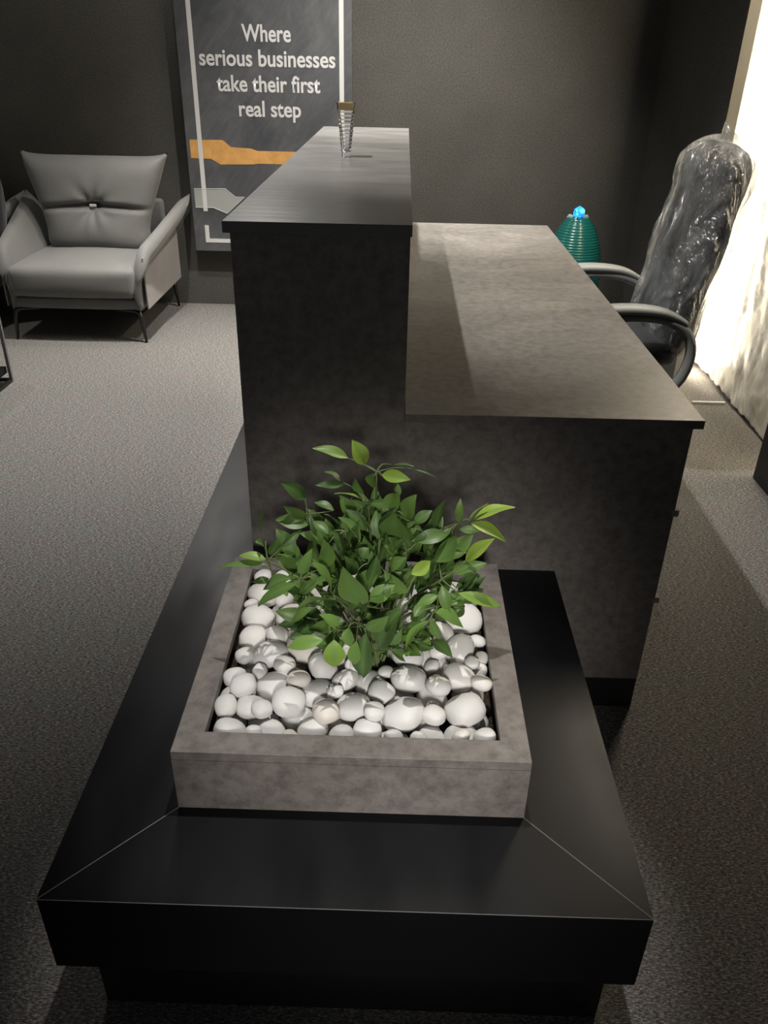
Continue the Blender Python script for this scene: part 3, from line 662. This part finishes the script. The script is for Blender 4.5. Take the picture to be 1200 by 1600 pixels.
# ------------------------------------------------------------------ office chair in plastic wrap
oc = Vector((0.93, 1.58, 0)); chair = empty('office_chair', oc, 'high-backed black office chair wrapped in clear plastic behind the desk', 'chair')
def spine(t):   # front-face centre line of the backrest, t 0..1
    pts = [(0.905, 0.42), (0.93, 0.50), (0.945, 0.60), (0.965, 0.72), (0.992, 0.84), (1.008, 0.95), (1.022, 1.05), (1.055, 1.12)]
    f = t*(len(pts)-1); i = min(int(f), len(pts)-2); f -= i
    return Vector((pts[i][0]*(1-f)+pts[i+1][0]*f, 0, pts[i][1]*(1-f)+pts[i+1][1]*f))
def back_shell(grow, wr, nt=46, na=56, tip=0.0, seed=0.0):
    bm = bmesh.new(); rings = []
    for i in range(nt+1):
        t = i/nt; p = spine(t); d = (spine(min(1, t+0.02))-spine(max(0, t-0.02))).normalized(); nrm = Vector((d.z, 0, -d.x))
        hwid = (0.235 + 0.03*math.sin(math.pi*t) - 0.02*t)
        hth = 0.062 + 0.012*math.sin(3*math.pi*t)**2
        capk = math.sqrt(max(0.0, 1-max(0, (t-0.86)/0.14)**2.2)); capb = math.sqrt(max(0.0, 1-max(0, (0.08-t)/0.08)**2.5))
        k_ = max(0.03, min(capk, capb)); hw_ = hwid*(0.35+0.65*k_) if k_ > 0.031 else hwid*0.3; ht_ = hth*k_
        hw_ += grow; ht_ += grow*0.8
        ring = []
        for a in range(na):
            th = 2*math.pi*a/na; c, s = math.cos(th), math.sin(th)
            e = 0.62; yy = math.copysign(abs(c)**e, c)*hw_; xx = math.copysign(abs(s)**0.85, s)*ht_
            if not wr and s < 0: xx += 0.014*math.sin(math.pi*t*5)**2*abs(s)      # stitched folds on the front face
            q = p + Vector((0.062, 0, 0)) + nrm*xx + Vector((0, yy, 0))
            if wr:
                w1 = noise.noise(Vector((q.x*6, q.y*9, q.z*5))+Vector((seed, 0, 0))); w2 = noise.noise(Vector((q.x*16, q.y*14+q.z*7, q.z*6)))
                o_ = Vector((nrm.x*s, c, nrm.z*s)); q += o_*(0.010*w1+0.010*(1-min(1, abs(w2)*5)))
                if t > 0.9 and tip: q.z += tip*((t-0.9)/0.1)**2*(0.6+0.4*math.cos(2*th))
            ring.append(bm.verts.new(q-oc+Vector((0, 1.58, 0))))
        rings.append(ring)
    for r0, r1 in zip(rings, rings[1:]):
        for k in range(na): bm.faces.new((r0[k], r0[(k+1) % na], r1[(k+1) % na], r1[k]))
    bm.faces.new(rings[0][::-1])
    if wr:
        tipv = bm.verts.new(sum((v.co for v in rings[-1]), Vector())/na + Vector((-0.03, 0.01, 0.055)))
        for k in range(na): bm.faces.new((rings[-1][k], rings[-1][(k+1) % na], tipv))
    else: bm.faces.new(rings[-1])
    return bm
obj('backrest', back_shell(0, False), M['black_fabric'], chair, smooth=True)
pc_ = obj('plastic_cover', back_shell(0.014, True, 110, 130, 0.02), M['plastic_film'], chair, smooth=True); pc_['label'] = 'crumpled clear plastic cover over the backrest'
obj('seat', rbox((-0.34, -0.255, 0.40), (0.07, 0.255, 0.49), (0.01, 0.01, 0.02), 0.035), M['black_fabric'], chair, smooth=True)
for s in (-1, 1):
    y = s*0.305
    pad = smoothc([(-0.33, y, 0.585), (-0.27, y, 0.612), (-0.15, y, 0.622), (-0.03, y, 0.612), (0.055, y, 0.575)], 5)
    n_ = len(pad); o = obj('arm_pad', tube(bmesh.new(), pad, [0.010+0.009*math.sin(math.pi*min(1, max(0.0, i/(n_-1)))) for i in range(n_)], 12, 1.9), M['arm_grey'], chair, smooth=True)
    lp = smoothc([(-0.30, y, 0.570), (-0.15, y, 0.598), (-0.02, y, 0.588), (0.06, y, 0.545), (0.088, y, 0.47), (0.07, y, 0.38), (0.02, y*0.95, 0.33), (-0.08, y*0.8, 0.375)], 5)
    obj('arm_frame', tube(bmesh.new(), lp, 0.018, 10, 1.5), M['arm_grey'], chair, smooth=True)
    obj('arm_bracket', B((-0.16, min(y*0.55, y*0.97), 0.37), (-0.06, max(y*0.55, y*0.97), 0.385)), M['black_matt'], chair)
obj('gas_column', lathe(bmesh.new(), [(0.028, 0.10), (0.028, 0.26), (0.018, 0.262), (0.018, 0.36)], 20, c=(-0.06, 0)), M['chrome'], chair, smooth=True)
obj('tilt_mechanism', B((-0.14, -0.09, 0.36), (0.06, 0.09, 0.40)), M['black_matt'], chair, bevel=0.006)
obj('back_bracket', tube(bmesh.new(), [(0.0, 0, 0.37), (0.09, 0, 0.40), (0.115, 0, 0.47)], 0.018, 8, 2.0), M['black_matt'], chair)
for k in range(5):
    a = 2*math.pi*k/5+0.3; c, s = math.cos(a), math.sin(a)
    lg = obj('star_leg', tube(bmesh.new(), [(-0.06, 0, 0.115), (-0.06+0.12*c, 0.12*s, 0.10), (-0.06+0.26*c, 0.26*s, 0.075)], [0.026, 0.022, 0.014], 8), M['black_matt'], chair, smooth=True)
    bm = bmesh.new(); bmesh.ops.create_cone(bm, segments=20, radius1=0.028, radius2=0.028, depth=0.04, cap_ends=True, matrix=Matrix.Translation((-0.06+0.26*c, 0.26*s, 0.0285)) @ Matrix.Rotation(a+math.pi/2, 4, 'Z') @ Matrix.Rotation(math.pi/2, 4, 'X'))
    obj('castor', bm, M['black_matt'], lg, smooth=False)
